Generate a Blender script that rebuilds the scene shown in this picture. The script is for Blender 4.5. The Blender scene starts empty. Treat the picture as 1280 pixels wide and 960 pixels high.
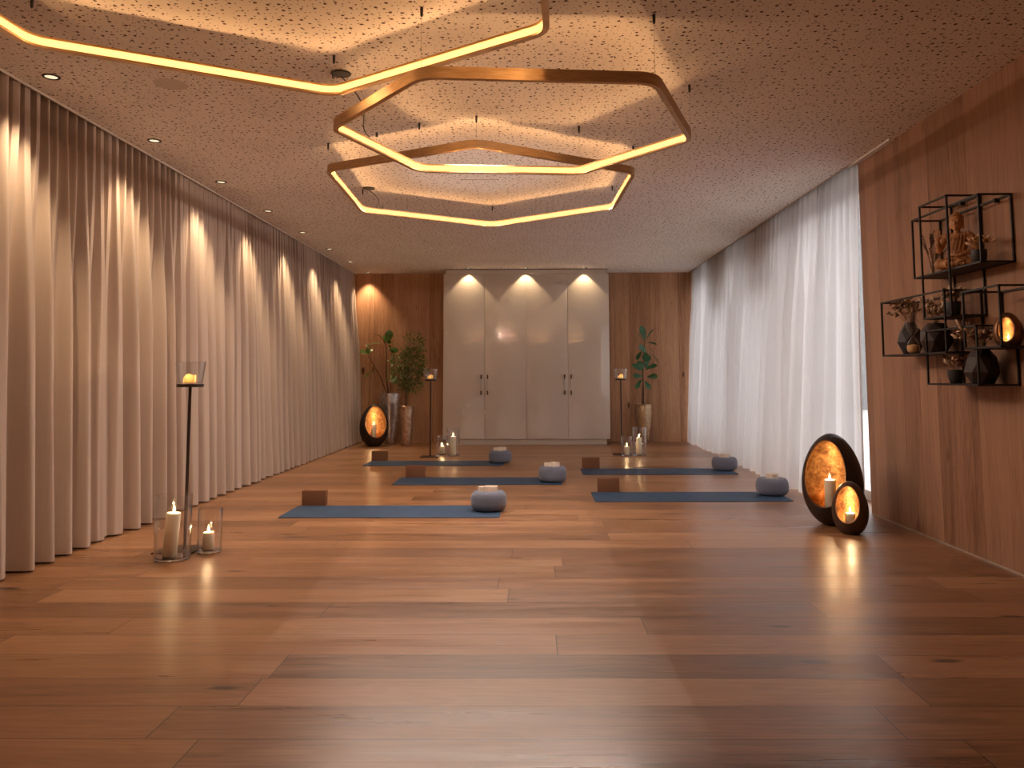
import bpy, bmesh, math, random
from mathutils import Vector, Matrix, Euler, noise, Quaternion
R = math.radians
PI = math.pi
TAU = 2 * PI
C = bpy.context.scene.collection
scene = bpy.context.scene

# ------------------------------------------------------------------ nodes
class NT:
    def __init__(s, name):
        s.m = bpy.data.materials.new(name); s.m.use_nodes = True
        s.t = s.m.node_tree; s.t.nodes.clear()
        s.out = s.t.nodes.new('ShaderNodeOutputMaterial')
    def n(s, typ, **kw):
        nd = s.t.nodes.new(typ)
        for k, v in kw.items(): setattr(nd, k, v)
        return nd
    def put(s, sock, v):
        if v is None: return
        if isinstance(v, bpy.types.NodeSocket): s.t.links.new(v, sock)
        elif isinstance(v, (tuple, list)) and len(v) == 3 and sock.type == 'RGBA': sock.default_value = (*v, 1)
        else: sock.default_value = v
    def math(s, op, a, b=None, c=None, clamp=False):
        nd = s.n('ShaderNodeMath', operation=op, use_clamp=clamp)
        for i, v in enumerate((a, b, c)): s.put(nd.inputs[i], v)
        return nd.outputs[0]
    def mix(s, f, a, b, mode='MIX'):
        nd = s.n('ShaderNodeMix', data_type='RGBA', blend_type=mode)
        s.put(nd.inputs['Factor'], f); s.put(nd.inputs[6], a); s.put(nd.inputs[7], b)
        return nd.outputs[2]
    def ramp(s, f, stops):
        nd = s.n('ShaderNodeValToRGB'); cr = nd.color_ramp
        while len(cr.elements) < len(stops): cr.elements.new(0.5)
        for e, (p, c) in zip(cr.elements, stops):
            e.position = p; e.color = (*c, 1) if len(c) == 3 else c
        s.put(nd.inputs[0], f); return nd.outputs[0]
    def noise(s, vec, scale, detail=3, rough=.5, dist=0, out=0):
        nd = s.n('ShaderNodeTexNoise'); s.put(nd.inputs['Vector'], vec)
        nd.inputs['Scale'].default_value = scale; nd.inputs['Detail'].default_value = detail
        nd.inputs['Roughness'].default_value = rough; nd.inputs['Distortion'].default_value = dist
        return nd.outputs[out]
    def white(s, vec):
        nd = s.n('ShaderNodeTexWhiteNoise', noise_dimensions='3D'); s.put(nd.inputs[0], vec); return nd.outputs[0]
    def coords(s, which='Object'):
        return s.n('ShaderNodeTexCoord').outputs[which]
    def sep(s, v):
        nd = s.n('ShaderNodeSeparateXYZ'); s.put(nd.inputs[0], v); return nd.outputs
    def comb(s, x=0., y=0., z=0.):
        nd = s.n('ShaderNodeCombineXYZ')
        for i, v in enumerate((x, y, z)): s.put(nd.inputs[i], v)
        return nd.outputs[0]
    def bump(s, h, strength=.3, dist=.01):
        nd = s.n('ShaderNodeBump'); s.put(nd.inputs['Height'], h)
        nd.inputs['Strength'].default_value = strength; nd.inputs['Distance'].default_value = dist
        return nd.outputs[0]
    def pbr(s, col, rough=.5, metal=0., spec=.5, normal=None, **kw):
        nd = s.n('ShaderNodeBsdfPrincipled')
        s.put(nd.inputs['Base Color'], col); s.put(nd.inputs['Roughness'], rough)
        s.put(nd.inputs['Metallic'], metal); s.put(nd.inputs['Specular IOR Level'], spec)
        if normal: s.put(nd.inputs['Normal'], normal)
        for k, v in kw.items(): s.put(nd.inputs[k], v)
        return nd.outputs[0]
    def done(s, sh):
        s.t.links.new(sh, s.out.inputs[0]); return s.m

def plain(name, col, rough=.5, metal=0., spec=.5, var=.12, vscale=30., bump=0., bscale=200., **kw):
    t = NT(name); v = t.coords()
    f = t.noise(v, vscale, 3)
    c2 = tuple(min(1, c * (1 + var)) for c in col); c1 = tuple(c * (1 - var) for c in col)
    c = t.ramp(f, [(.3, c1), (.7, c2)])
    nm = t.bump(t.noise(v, bscale, 2), bump, .002) if bump else None
    return t.done(t.pbr(c, rough, metal, spec, nm, **kw))

def wood(name, along, across, width, length, cols, rough, offs=(0., 0.), gap=.003, gapcol=(.03, .012, .006), knots=.5, cracks=0., spec=.5, bumpy=.25, randw=False, tone=.36):
    """planks: 'along' and 'across' are axis letters in object space"""
    t = NT(name); sx = t.sep(t.coords()); ax = {'x': 0, 'y': 1, 'z': 2}
    a = t.math('SUBTRACT', sx[ax[along]], offs[0]); b = t.math('SUBTRACT', sx[ax[across]], offs[1])
    if randw:   # uneven plank widths
        b = t.math('ADD', b, t.math('MULTIPLY', t.math('SINE', t.math('MULTIPLY', b, 9.1)), .035))
        b = t.math('ADD', b, t.math('MULTIPLY', t.math('SINE', t.math('MULTIPLY', b, 3.7)), .06))
    bw = t.math('DIVIDE', b, width); row = t.math('FLOOR', bw); fb = t.math('SUBTRACT', bw, row)
    r1 = t.white(t.comb(t.math('MULTIPLY', row, 1.37), 31.1, 4.7))
    u = t.math('ADD', t.math('DIVIDE', a, length), t.math('MULTIPLY', r1, 7.3))
    col_ = t.math('FLOOR', u); fu = t.math('SUBTRACT', u, col_)
    idv = t.comb(row, col_, 1.7); rnd = t.white(idv); rnd2 = t.white(t.comb(col_, row, 9.3))
    gb = t.math('MULTIPLY', t.math('MINIMUM', fb, t.math('SUBTRACT', 1., fb)), width)
    gu = t.math('MULTIPLY', t.math('MINIMUM', fu, t.math('SUBTRACT', 1., fu)), length)
    g = t.math('LESS_THAN', t.math('MINIMUM', gb, gu), gap / 2)
    # grain space
    z = t.math('MULTIPLY', rnd, 37.)
    v1 = t.comb(t.math('MULTIPLY', a, .55), t.math('MULTIPLY', b, 7.), z)
    warp = t.noise(t.comb(t.math('MULTIPLY', a, 1.1), t.math('MULTIPLY', b, 5.), z), 1.3, 2)
    fine = t.noise(t.comb(t.math('MULTIPLY', a, 2.2), t.math('MULTIPLY', b, 110.), z), 1., 3, .6)
    broad = t.noise(v1, 1.6, 4, .55, .8)
    ring = t.math('SINE', t.math('MULTIPLY', t.math('ADD', t.math('MULTIPLY', b, 14.), t.math('MULTIPLY', warp, 6.)), 9.))
    f = t.math('ADD', t.math('MULTIPLY', broad, .55), t.math('MULTIPLY', fine, .48))
    f = t.math('ADD', f, t.math('MULTIPLY', ring, .035))
    f = t.math('ADD', f, t.math('MULTIPLY', t.math('SUBTRACT', rnd2, .5), tone))
    c = t.ramp(f, [(.24, cols[0]), (.5, cols[1]), (.78, cols[2])])
    # knots: sparse dark specks stretched along the grain
    kn = t.n('ShaderNodeTexVoronoi', feature='F1'); t.put(kn.inputs['Vector'], t.comb(t.math('MULTIPLY', a, 1.5), t.math('MULTIPLY', b, 4.5), z))
    kn.inputs['Scale'].default_value = 1.15
    kd = t.math('ADD', kn.outputs['Distance'], t.math('MULTIPLY', t.noise(t.comb(t.math('MULTIPLY', a, 9.), t.math('MULTIPLY', b, 30.), z), 1., 3), .16))
    kr = t.math('MULTIPLY', t.sep(kn.outputs['Color'])[0], .22)
    km = t.math('MULTIPLY', t.math('SMOOTH_MIN', 1., t.math('MULTIPLY', t.math('SUBTRACT', kr, t.math('SUBTRACT', kd, .02)), 14.), .1), knots, clamp=True)
    c = t.mix(km, c, tuple(x * .22 for x in cols[0]))
    if cracks:
        cx = t.math('ADD', t.math('MULTIPLY', t.white(t.comb(row, 5.5, 2.2)), .6), .2)
        w = t.math('MULTIPLY', t.math('SUBTRACT', t.noise(t.comb(t.math('MULTIPLY', a, 3.), row, 0.), 1.5, 4, .65), .5), .3)
        dcr = t.math('ABSOLUTE', t.math('SUBTRACT', fb, t.math('ADD', cx, w)))
        th = t.math('MULTIPLY', t.noise(t.comb(t.math('MULTIPLY', a, 3.), row, 4.), 2., 2), .045)
        on = t.math('GREATER_THAN', t.white(t.comb(row, 8.8, 1.2)), 1 - cracks)
        cm = t.math('MULTIPLY', t.math('LESS_THAN', dcr, t.math('SUBTRACT', th, .010)), on)
        c = t.mix(t.math('MULTIPLY', cm, .8), c, tuple(x * .25 for x in cols[0]))
    c = t.mix(g, c, gapcol)
    h = t.math('SUBTRACT', t.math('MULTIPLY', f, .5), t.math('MULTIPLY', g, 1.))
    rg = t.math('ADD', rough, t.math('MULTIPLY', t.math('SUBTRACT', broad, .5), .28))
    rg = t.math('ADD', rg, t.math('MULTIPLY', t.math('SUBTRACT', rnd, .5), .06))
    return t.done(t.pbr(c, rg, 0., spec, t.bump(h, bumpy, .004)))

M = {}
M['floor'] = wood('oak_floor_planks', 'x', 'y', .263, 2.45, [(.115, .05, .022), (.275, .127, .055), (.42, .222, .112)], .335, offs=(.0, .082), gap=.004, knots=.95, spec=.85, tone=.32)
M['wall_wood'] = wood('oak_wall_boards_back', 'z', 'x', .21, 60., [(.25, .115, .058), (.44, .235, .13), (.56, .33, .195)], .5, offs=(-30., .03), gap=.0016, gapcol=(.10, .04, .02), knots=.9, cracks=.16, spec=.25, randw=True, tone=.3)
M['wall_wood_side'] = wood('oak_wall_boards_side', 'z', 'y', .19, 60., [(.19, .09, .052), (.34, .185, .11), (.45, .26, .165)], .5, offs=(-30., .1), gap=.0016, gapcol=(.10, .04, .02), knots=.5, cracks=.15, spec=.25, randw=True, tone=.36)

def ceiling_mat():
    t = NT('perforated_plaster'); sx = t.sep(t.coords()); v = t.comb(sx[0], sx[1], 0.)
    def dots(scale, rmin, rmax, keep):
        vo = t.n('ShaderNodeTexVoronoi', feature='F1', voronoi_dimensions='2D'); t.put(vo.inputs['Vector'], v)
        vo.inputs['Scale'].default_value = scale; vo.inputs['Randomness'].default_value = .8
        cr = t.sep(vo.outputs['Color'])
        rad = t.math('ADD', rmin * scale, t.math('MULTIPLY', cr[0], (rmax - rmin) * scale))
        m = t.math('LESS_THAN', vo.outputs['Distance'], rad)
        return t.math('MULTIPLY', m, t.math('LESS_THAN', cr[1], keep))
    d = t.math('MAXIMUM', dots(17., .0058, .0102, .72), dots(29., .0028, .005, .75))
    base = t.ramp(t.noise(v, 1.5, 2), [(.3, (.80, .75, .71)), (.7, (.86, .81, .77))])
    c = t.mix(t.math('MULTIPLY', d, .93), base, (.07, .03, .018))
    return t.done(t.pbr(c, .85, 0., .1))
M['ceiling'] = ceiling_mat()
M['plaster'] = plain('warm_white_plaster', (.62, .56, .5), .8, spec=.2, var=.04, vscale=3)
M['white_paint'] = plain('white_lacquer_trim', (.75, .71, .67), .4, var=.02)
M['dark_recess'] = plain('dark_recess_paint', (.16, .11, .09), .8, spec=.1)
def gloss_mat():
    t = NT('high_gloss_beige_lacquer'); v = t.coords()
    wave = t.noise(v, 2.2, 1)
    return t.done(t.pbr((.62, .565, .51), .3, 0., .3, None, **{'Coat Weight': 1., 'Coat Roughness': .004, 'Coat IOR': 2.0}))
M['gloss'] = gloss_mat()
M['satin'] = plain('satin_beige_lacquer', (.60, .545, .49), .25, var=.01)
M['handle_end'] = plain('dark_bronze_handle', (.08, .045, .03), .35, .8)
M['handle_bar'] = plain('brushed_nickel_handle', (.5, .45, .42), .3, .9)
M['black'] = plain('black_powder_coated_steel', (.016, .013, .012), .45, .3, bump=.1)
M['stand'] = plain('dark_bronze_steel', (.045, .028, .02), .45, .5)
M['alu'] = plain('brushed_aluminium', (.62, .55, .5), .35, .7)
M['glossblack'] = plain('black_plastic', (.012, .01, .01), .4)

def bronze(name, c1, c2, rough=.34):
    t = NT(name); v = t.coords(); s = t.sep(v)
    f = t.noise(t.comb(t.math('MULTIPLY', s[0], 6.), t.math('MULTIPLY', s[1], 6.), t.math('MULTIPLY', s[2], 60.)), 2., 4)
    c = t.ramp(f, [(.3, c1), (.7, c2)])
    rr = t.math('ADD', rough, t.math('MULTIPLY', f, .15))
    return t.done(t.pbr(c, rr, 1., .5, t.bump(f, .08, .001)))
M['bronze'] = bronze('brushed_bronze', (.50, .32, .16), (.68, .47, .26))

def fabric(name, col, rough=.9, scale=900., var=.1, bump=.25, sheen=.3):
    t = NT(name); v = t.coords()
    f = t.noise(v, scale * .25, 2); g = t.noise(v, 9., 3)
    c = t.ramp(t.math('ADD', t.math('MULTIPLY', f, .6), t.math('MULTIPLY', g, .4)), [(.3, tuple(x * (1 - var) for x in col)), (.7, tuple(x * (1 + var) for x in col))])
    return t.done(t.pbr(c, rough, 0., .15, t.bump(f, bump, .002), **{'Sheen Weight': sheen}))
M['zafu'] = fabric('slate_blue_cotton', (.15, .165, .225), sheen=.3)
M['strap'] = fabric('cream_cotton_webbing', (.74, .63, .52))
M['cork'] = plain('brown_cork', (.19, .085, .045), .8, spec=.2, var=.18, vscale=160, bump=.15)
def mat_mat():
    t = NT('blue_yoga_mat_rubber'); v = t.coords(); s = t.sep(v)
    f = t.noise(v, 300., 2)
    c = t.ramp(t.noise(v, 5., 4), [(.3, (.024, .053, .105)), (.7, (.032, .070, .138))])
    return t.done(t.pbr(c, .62, 0., .35, t.bump(f, .3, .002)))
M['yoga'] = mat_mat()

def curtain_mat(name, col, trans, see):
    t = NT(name); v = t.coords(); s = t.sep(v)
    weave = t.noise(t.comb(t.math('MULTIPLY', s[0], 60.), t.math('MULTIPLY', s[1], 260.), t.math('MULTIPLY', s[2], 3.)), 1., 3)
    w2 = t.noise(t.comb(t.math('MULTIPLY', s[0], 3.), t.math('MULTIPLY', s[1], 3.), t.math('MULTIPLY', s[2], 220.)), 1., 2)
    k = t.math('ADD', t.math('MULTIPLY', weave, .6), t.math('MULTIPLY', w2, .4))
    c = t.ramp(k, [(.3, tuple(x * .965 for x in col)), (.7, tuple(min(1, x * 1.025) for x in col))])
    d = t.n('ShaderNodeBsdfDiffuse'); t.put(d.inputs[0], c); t.put(d.inputs['Normal'], t.bump(k, .2, .001))
    tr = t.n('ShaderNodeBsdfTranslucent'); t.put(tr.inputs[0], c)
    m = t.n('ShaderNodeMixShader'); m.inputs[0].default_value = trans
    t.t.links.new(d.outputs[0], m.inputs[1]); t.t.links.new(tr.outputs[0], m.inputs[2])
    sh = m.outputs[0]
    if see:
        tp = t.n('ShaderNodeBsdfTransparent'); tp.inputs[0].default_value = (1, 1, 1, 1)
        m2 = t.n('ShaderNodeMixShader'); m2.inputs[0].default_value = see
        t.t.links.new(sh, m2.inputs[1]); t.t.links.new(tp.outputs[0], m2.inputs[2]); sh = m2.outputs[0]
    return t.done(sh)
M['drape'] = curtain_mat('greige_woven_drape', (.55, .455, .40), .04, 0)
M['sheer'] = curtain_mat('sheer_voile', (.68, .655, .65), .5, .05)

def glass_mat(name, tint=(.97, .97, .97), rough=.015, refl=1.):
    """thin clear glass: a fresnel-weighted reflection over clear transmission"""
    t = NT(name)
    lw = t.n('ShaderNodeLayerWeight'); lw.inputs[0].default_value = .5
    f = t.math('ADD', .04, t.math('MULTIPLY', t.math('POWER', lw.outputs['Facing'], 3.), .9))
    f = t.math('MULTIPLY', f, refl, clamp=True)
    tp = t.n('ShaderNodeBsdfTransparent'); tp.inputs[0].default_value = (*tint, 1)
    gl = t.n('ShaderNodeBsdfGlossy'); gl.inputs['Roughness'].default_value = rough
    m = t.n('ShaderNodeMixShader'); t.put(m.inputs[0], f)
    t.t.links.new(tp.outputs[0], m.inputs[1]); t.t.links.new(gl.outputs[0], m.inputs[2])
    return t.done(m.outputs[0])
M['glass'] = glass_mat('clear_glass', (.985, .985, .985), .02, 1.35)
t_ = NT('thick_clear_glass'); M['solid_glass'] = t_.done(t_.pbr((1., 1., 1.), .03, 0., .5, None, **{'Transmission Weight': 1., 'IOR': 1.45}))
M['pane'] = glass_mat('window_glass', (.95, .97, .97), .0, .8)

def wax_mat():
    t = NT('ivory_wax'); v = t.coords()
    c = t.ramp(t.noise(v, 20., 2), [(.3, (.90, .80, .62)), (.7, (.95, .86, .70))])
    return t.done(t.pbr(c, .45, 0., .4, None, **{'Subsurface Weight': .5, 'Subsurface Radius': (.012, .009, .006), 'Subsurface Scale': 1.}))
M['wax'] = wax_mat()
M['wick'] = plain('burnt_wick', (.03, .02, .015), .9)
def votive_mat():
    t = NT('glowing_thin_wax'); c = (.88, .72, .48)
    tr = t.n('ShaderNodeBsdfTranslucent'); tr.inputs[0].default_value = (*c, 1)
    m = t.n('ShaderNodeMixShader'); m.inputs[0].default_value = .65
    t.t.links.new(t.pbr(c, .5, 0., .3), m.inputs[1]); t.t.links.new(tr.outputs[0], m.inputs[2])
    return t.done(m.outputs[0])
M['votive'] = votive_mat()
def emis(name, col, st):
    t = NT(name); e = t.n('ShaderNodeEmission'); e.inputs[0].default_value = (*col, 1); e.inputs[1].default_value = st
    return t.done(e.outputs[0])
def flame_mat():
    t = NT('candle_flame'); e = t.n('ShaderNodeEmission'); e.inputs[0].default_value = (1., .66, .28, 1); e.inputs[1].default_value = 1.6
    tp = t.n('ShaderNodeBsdfTransparent'); a = t.n('ShaderNodeAddShader')
    t.t.links.new(e.outputs[0], a.inputs[0]); t.t.links.new(tp.outputs[0], a.inputs[1]); return t.done(a.outputs[0])
M['flame'] = flame_mat()
M['led'] = None
def led_mat():
    t = NT('warm_led_diffuser'); s = t.sep(t.coords())
    e = t.n('ShaderNodeEmission'); e.inputs[0].default_value = (1., .44, .115, 1); e.inputs[1].default_value = LED
    return t.done(e.outputs[0])
LED = .6
LEDP = .105
WASH_FILL = .62  # energy of the fill spots added to the ring lights
M['led'] = led_mat()
M['lens'] = emis('warm_downlight_lens', (1., .78, .50), .2)

def leaf_gold(name, c_dark, c_mid, c_hi, rough=.42, metal=.75):
    t = NT(name); v = t.coords()
    f = t.noise(v, 22., 6, .7, .6); g = t.noise(v, 7., 3)
    k = t.math('ADD', t.math('MULTIPLY', f, .65), t.math('MULTIPLY', g, .35))
    c = t.ramp(k, [(.38, c_dark), (.52, c_mid), (.68, c_hi)])
    return t.done(t.pbr(c, rough, metal, .5, t.bump(f, .35, .004)))
M['gold'] = leaf_gold('gold_leaf_lining', (.17, .07, .03), (.50, .25, .09), (.85, .52, .22))
M['egg'] = plain('matt_dark_bronze_shell', (.038, .024, .019), .42, .35, var=.2, vscale=12, bump=.15, bscale=60)
M['egg_brown'] = plain('brown_bronze_shell', (.085, .048, .032), .40, .4, var=.25, vscale=12, bump=.15, bscale=60)
M['egg_rim'] = plain('worn_bronze_rim', (.16, .085, .05), .4, .6)
M['egg_gold'] = leaf_gold('bronze_gold_shell', (.16, .075, .035), (.27, .13, .06), (.38, .20, .09), .38, .7)

def hammered(name, c1, c2, c3, rough=.3, metal=.85, scale=16.):
    t = NT(name); v = t.coords()
    f = t.noise(v, scale, 5, .65, .4)
    c = t.ramp(f, [(.3, c1), (.5, c2), (.7, c3)])
    return t.done(t.pbr(c, rough, metal, .5, t.bump(f, .35, .006)))
M['silver_pot'] = hammered('aged_silver_planter', (.34, .26, .22), (.58, .50, .46), (.82, .75, .71), .28)
M['bronze_pot'] = hammered('bronze_glaze_planter', (.34, .21, .14), (.54, .37, .26), (.70, .53, .40), .34, .8, 22)
M['gold_pot'] = hammered('champagne_gold_planter', (.30, .18, .10), (.48, .33, .20), (.66, .50, .34), .36, .75, 26)
M['soil'] = plain('potting_gravel', (.30, .23, .17), .9, var=.4, vscale=60, bump=.5, bscale=80)
M['bark'] = plain('brown_bark', (.085, .045, .028), .85, var=.3, vscale=40)
M['lightbark'] = plain('grey_brown_bark', (.19, .12, .08), .85, var=.3, vscale=40)
def leaf_mat(name, c1, c2, rough=.35, under=None):
    t = NT(name); v = t.coords(); geo = t.n('ShaderNodeNewGeometry')
    c = t.ramp(t.noise(v, 6., 3), [(.35, c1), (.65, c2)])
    if under: c = t.mix(geo.outputs['Backfacing'], c, under)
    p = t.pbr(c, rough, 0., .5)
    tr = t.n('ShaderNodeBsdfTranslucent'); t.put(tr.inputs[0], c)
    m = t.n('ShaderNodeMixShader'); m.inputs[0].default_value = .18
    t.t.links.new(p, m.inputs[1]); t.t.links.new(tr.outputs[0], m.inputs[2])
    return t.done(m.outputs[0])
M['fig'] = leaf_mat('fiddle_leaf_green', (.028, .10, .042), (.055, .17, .07), .32, (.14, .26, .12))
M['fig2'] = leaf_mat('fiddle_leaf_warm_green', (.05, .12, .02), (.10, .20, .035), .32, (.30, .27, .14))
M['ficus'] = leaf_mat('small_ficus_leaf', (.075, .11, .022), (.20, .22, .06), .4, (.20, .20, .08))
M['dark_ceramic'] = plain('matt_black_ceramic', (.020, .017, .017), .5, var=.1)
M['brown_ceramic'] = plain('matt_brown_black_ceramic', (.035, .02, .016), .55, var=.15)
M['carved'] = plain('carved_teak', (.50, .25, .11), .45, var=.22, vscale=25, bump=.2, bscale=60)
M['dry_cream'] = plain('dried_cream_petals', (.78, .58, .40), .9, var=.2, vscale=30)
M['dry_brown'] = plain('dried_brown_foliage', (.20, .10, .05), .9, var=.3, vscale=30)
M['dry_olive'] = plain('dried_olive_foliage', (.15, .10, .045), .9, var=.3, vscale=30)
M['dry_stem'] = plain('dried_stems', (.28, .16, .08), .9)
M['lavender'] = plain('dried_lavender', (.085, .045, .045), .9, var=.3)
M['dry_orange'] = plain('dried_orange_head', (.50, .26, .08), .9, var=.3)
M['sand'] = plain('amber_sand', (.62, .36, .16), .9)
M['facade'] = plain('greyed_facade_render', (.13, .13, .13), .8, vscale=2)
M['terrace'] = plain('pale_terrace_stone', (.42, .41, .4), .8, vscale=2)

# ------------------------------------------------------------------ mesh helpers
class MB:
    def __init__(s): s.b = bmesh.new()
    def box(s, x0, x1, y0, y1, z0, z1, bev=0., mat=None):
        r = bmesh.ops.create_cube(s.b, size=1.)['verts']
        for v in r:
            v.co = Vector(((x0 + x1) / 2 + v.co.x * (x1 - x0), (y0 + y1) / 2 + v.co.y * (y1 - y0), (z0 + z1) / 2 + v.co.z * (z1 - z0)))
            if mat is not None: v.co = mat @ v.co
        if bev:
            es = list({e for v in r for e in v.link_edges})
            bmesh.ops.bevel(s.b, geom=es, offset=bev, segments=2, affect='EDGES', profile=.6)
        return s
    def lathe(s, prof, n=32, c=(0, 0, 0), mat=None, rot0=0., twist=None, cap=True, squash=(1, 1)):
        rings = []
        for k, (r, z) in enumerate(prof):
            ring = []
            for i in range(n):
                a = TAU * i / n + rot0 + (twist[k] if twist else 0)
                p = Vector((r * math.cos(a) * squash[0], r * math.sin(a) * squash[1], z)) + Vector(c)
                if mat is not None: p = mat @ p
                ring.append(s.b.verts.new(p))
            rings.append(ring)
        for a, b in zip(rings, rings[1:]):
            for i in range(n):
                s.b.faces.new((a[i], a[(i + 1) % n], b[(i + 1) % n], b[i]))
        if cap:
            if prof[0][0] > 1e-5: s.b.faces.new(rings[0][::-1])
            if prof[-1][0] > 1e-5: s.b.faces.new(rings[-1])
        return s
    def tube(s, pts, rad, n=8, cap=True):
        pts = [Vector(p) for p in pts]
        rads = rad if isinstance(rad, (list, tuple)) else [rad] * len(pts)
        rings = []; up = None
        for k, p in enumerate(pts):
            d = (pts[min(k + 1, len(pts) - 1)] - pts[max(k - 1, 0)]).normalized()
            if up is None:
                up = Vector((0, 0, 1)) if abs(d.z) < .9 else Vector((1, 0, 0))
            x = up.cross(d).normalized(); y = d.cross(x).normalized(); up = y
            ring = [s.b.verts.new(p + (x * math.cos(TAU * i / n) + y * math.sin(TAU * i / n)) * rads[k]) for i in range(n)]
            rings.append(ring)
        for a, b in zip(rings, rings[1:]):
            for i in range(n): s.b.faces.new((a[i], a[(i + 1) % n], b[(i + 1) % n], b[i]))
        if cap:
            s.b.faces.new(rings[0][::-1]); s.b.faces.new(rings[-1])
        return s
    def ell(s, c, r, rot=None, sub=2):
        m = Matrix.Translation(Vector(c)) @ (rot.to_matrix().to_4x4() if rot is not None else Matrix()) @ Matrix.Diagonal((*r, 1))
        bmesh.ops.create_icosphere(s.b, subdivisions=sub, radius=1., matrix=m); return s
    def leaf(s, a, b, w, nrm=None, bend=.12, fold=.12, wide=.6, nseg=6):
        """a curved leaf blade from a to b; widest at fraction 'wide'"""
        a, b = Vector(a), Vector(b); d = b - a; L = d.length; d.normalize()
        nrm = Vector(nrm) if nrm is not None else Vector((0, -1, .3))
        side = d.cross(nrm)
        if side.length < 1e-3: side = d.cross(Vector((1, 0, 0)))
        side.normalize(); up = side.cross(d).normalized()
        rows = []
        for k in range(nseg + 1):
            t = k / nseg
            ww = (t / wide) ** .8 if t < wide else max(0., 1 - ((t - wide) / (1 - wide)) ** 2) ** .5
            ww = w / 2 * max(ww, .04)
            c = a + d * L * t + up * bend * L * math.sin(PI * t)
            rows.append([s.b.verts.new(c - side * ww + up * fold * ww), s.b.verts.new(c), s.b.verts.new(c + side * ww + up * fold * ww)])
        for p, q in zip(rows, rows[1:]):
            for i in (0, 1): s.b.faces.new((p[i], p[i + 1], q[i + 1], q[i]))
        return s
    def grid(s, f, nu, nv, closed=False):
        vs = [[s.b.verts.new(f(i, j)) for j in range(nv)] for i in range(nu)]
        for i in range(nu - (0 if closed else 1)):
            for j in range(nv - 1):
                s.b.faces.new((vs[i][j], vs[(i + 1) % nu][j], vs[(i + 1) % nu][j + 1], vs[i][j + 1]))
        return vs
    def build(s, name, mat, parent=None, smooth=30, loc=None, rot=None, tags=None, normals=True):
        if normals: bmesh.ops.recalc_face_normals(s.b, faces=s.b.faces[:])
        me = bpy.data.meshes.new(name); s.b.to_mesh(me); s.b.free()
        for m in (mat if isinstance(mat, (list, tuple)) else [mat]): me.materials.append(m)
        if smooth:
            me.shade_smooth()
            if smooth < 180: me.set_sharp_from_angle(angle=R(smooth))
        o = bpy.data.objects.new(name, me); C.objects.link(o)
        if parent is not None: o.parent = parent
        if loc is not None: o.location = loc
        if rot is not None: o.rotation_euler = rot
        if tags: tag(o, *tags)
        return o

def tag(o, label=None, cat=None, group=None, kind=None):
    if label: o['label'] = label
    if cat: o['category'] = cat
    if group: o['group'] = group
    if kind: o['kind'] = kind
    return o
def thing(name, label, cat, loc=(0, 0, 0), rz=0., group=None, rot=None):
    o = bpy.data.objects.new(name, None); C.objects.link(o); o.empty_display_size = .1
    o.location = loc; o.rotation_euler = rot if rot else (0, 0, rz)
    return tag(o, label, cat, group)
def copy_tree(o, parent=None):
    c = o.copy(); C.objects.link(c); c.parent = parent
    for ch in list(o.children): copy_tree(ch, c)
    return c
def struct(o): o['kind'] = 'structure'; return o

# ------------------------------------------------------------------ the room
H = 2.996; YB = 14.41; YF = -3.2; XL = -3.172; XW = 2.82; YW = 6.95; XG = 3.10
XLW = -3.42
struct(MB().box(XLW, XG + .12, YF - .2, YB + .2, -.12, 0).build('floor', M['floor'], smooth=0))
cb = MB()
cb.box(XL, 2.765, YF, YB, H, H + .05); cb.box(2.765, XW + .3, YF, YW, H, H + .05)
struct(cb.build('ceiling', M['ceiling'], smooth=0))
struct(MB().box(XLW - .1, XG + .15, YF - .2, YB + .2, H + .16, H + .3).build('ceiling', M['dark_recess'], smooth=0))
struct(MB().box(XLW - .1, XLW, YF - .2, YB + .2, -.12, H + .2).build('wall_left', M['plaster'], smooth=0))
struct(MB().box(XLW - .1, XG + .15, YB, YB + .2, -.12, H + .2).build('wall_back', M['wall_wood'], smooth=0))
struct(MB().box(XLW - .1, XG + .15, YF - .2, YF, -.12, H + .2).build('wall_front', M['plaster'], smooth=0))
struct(MB().box(XW, XG + .15, YF, YW, -.12, H + .2, bev=.03).build('wall_right', M['wall_wood_side'], smooth=30))
struct(MB().box(XG - .05, XG + .15, YW, YB + .2, 2.95, H + .2).build('trim_1', M['white_paint'], smooth=0))   # window head
struct(MB().box(XW - .006, XW, YF, YW - .03, 0, .012).build('baseboard_right', M['alu'], smooth=0))
struct(MB().box(XL - .012, XL, YF, YB, H - .012, H + .05).build('trim_2', M['white_paint'], smooth=0))      # ceiling edge bead
struct(MB().box(2.765, 2.777, YW, YB, H - .006, H + .05).build('trim_3', M['bronze'], smooth=0))
# terrace outside
struct(MB().box(XG + .15, 30, -12, 34, -.3, -.12).build('ground', M['terrace'], smooth=0))

t = thing('building', 'grey building outside, added to screen the bright sky in the gap beside the sheer curtain', 'building', (15, 22, -.3))  # added so the gap beside the curtain doesn't glare white
MB().box(0, 6, -24, 30, 0, 6.2).build('facade', M['facade'], t, smooth=0)
MB().box(-10, -.2, 8, 14, 0, 9.5).build('sky_screen_wing', M['facade'], t, smooth=0)  # extra wing placed only to cover the sky in that gap
for k in range(9): MB().box(-.03, 0, -21 + 5.5 * k, -18.6 + 5.5 * k, 1.2, 3.2, .01).build('window', M['dark_recess'], t, smooth=0)
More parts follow.
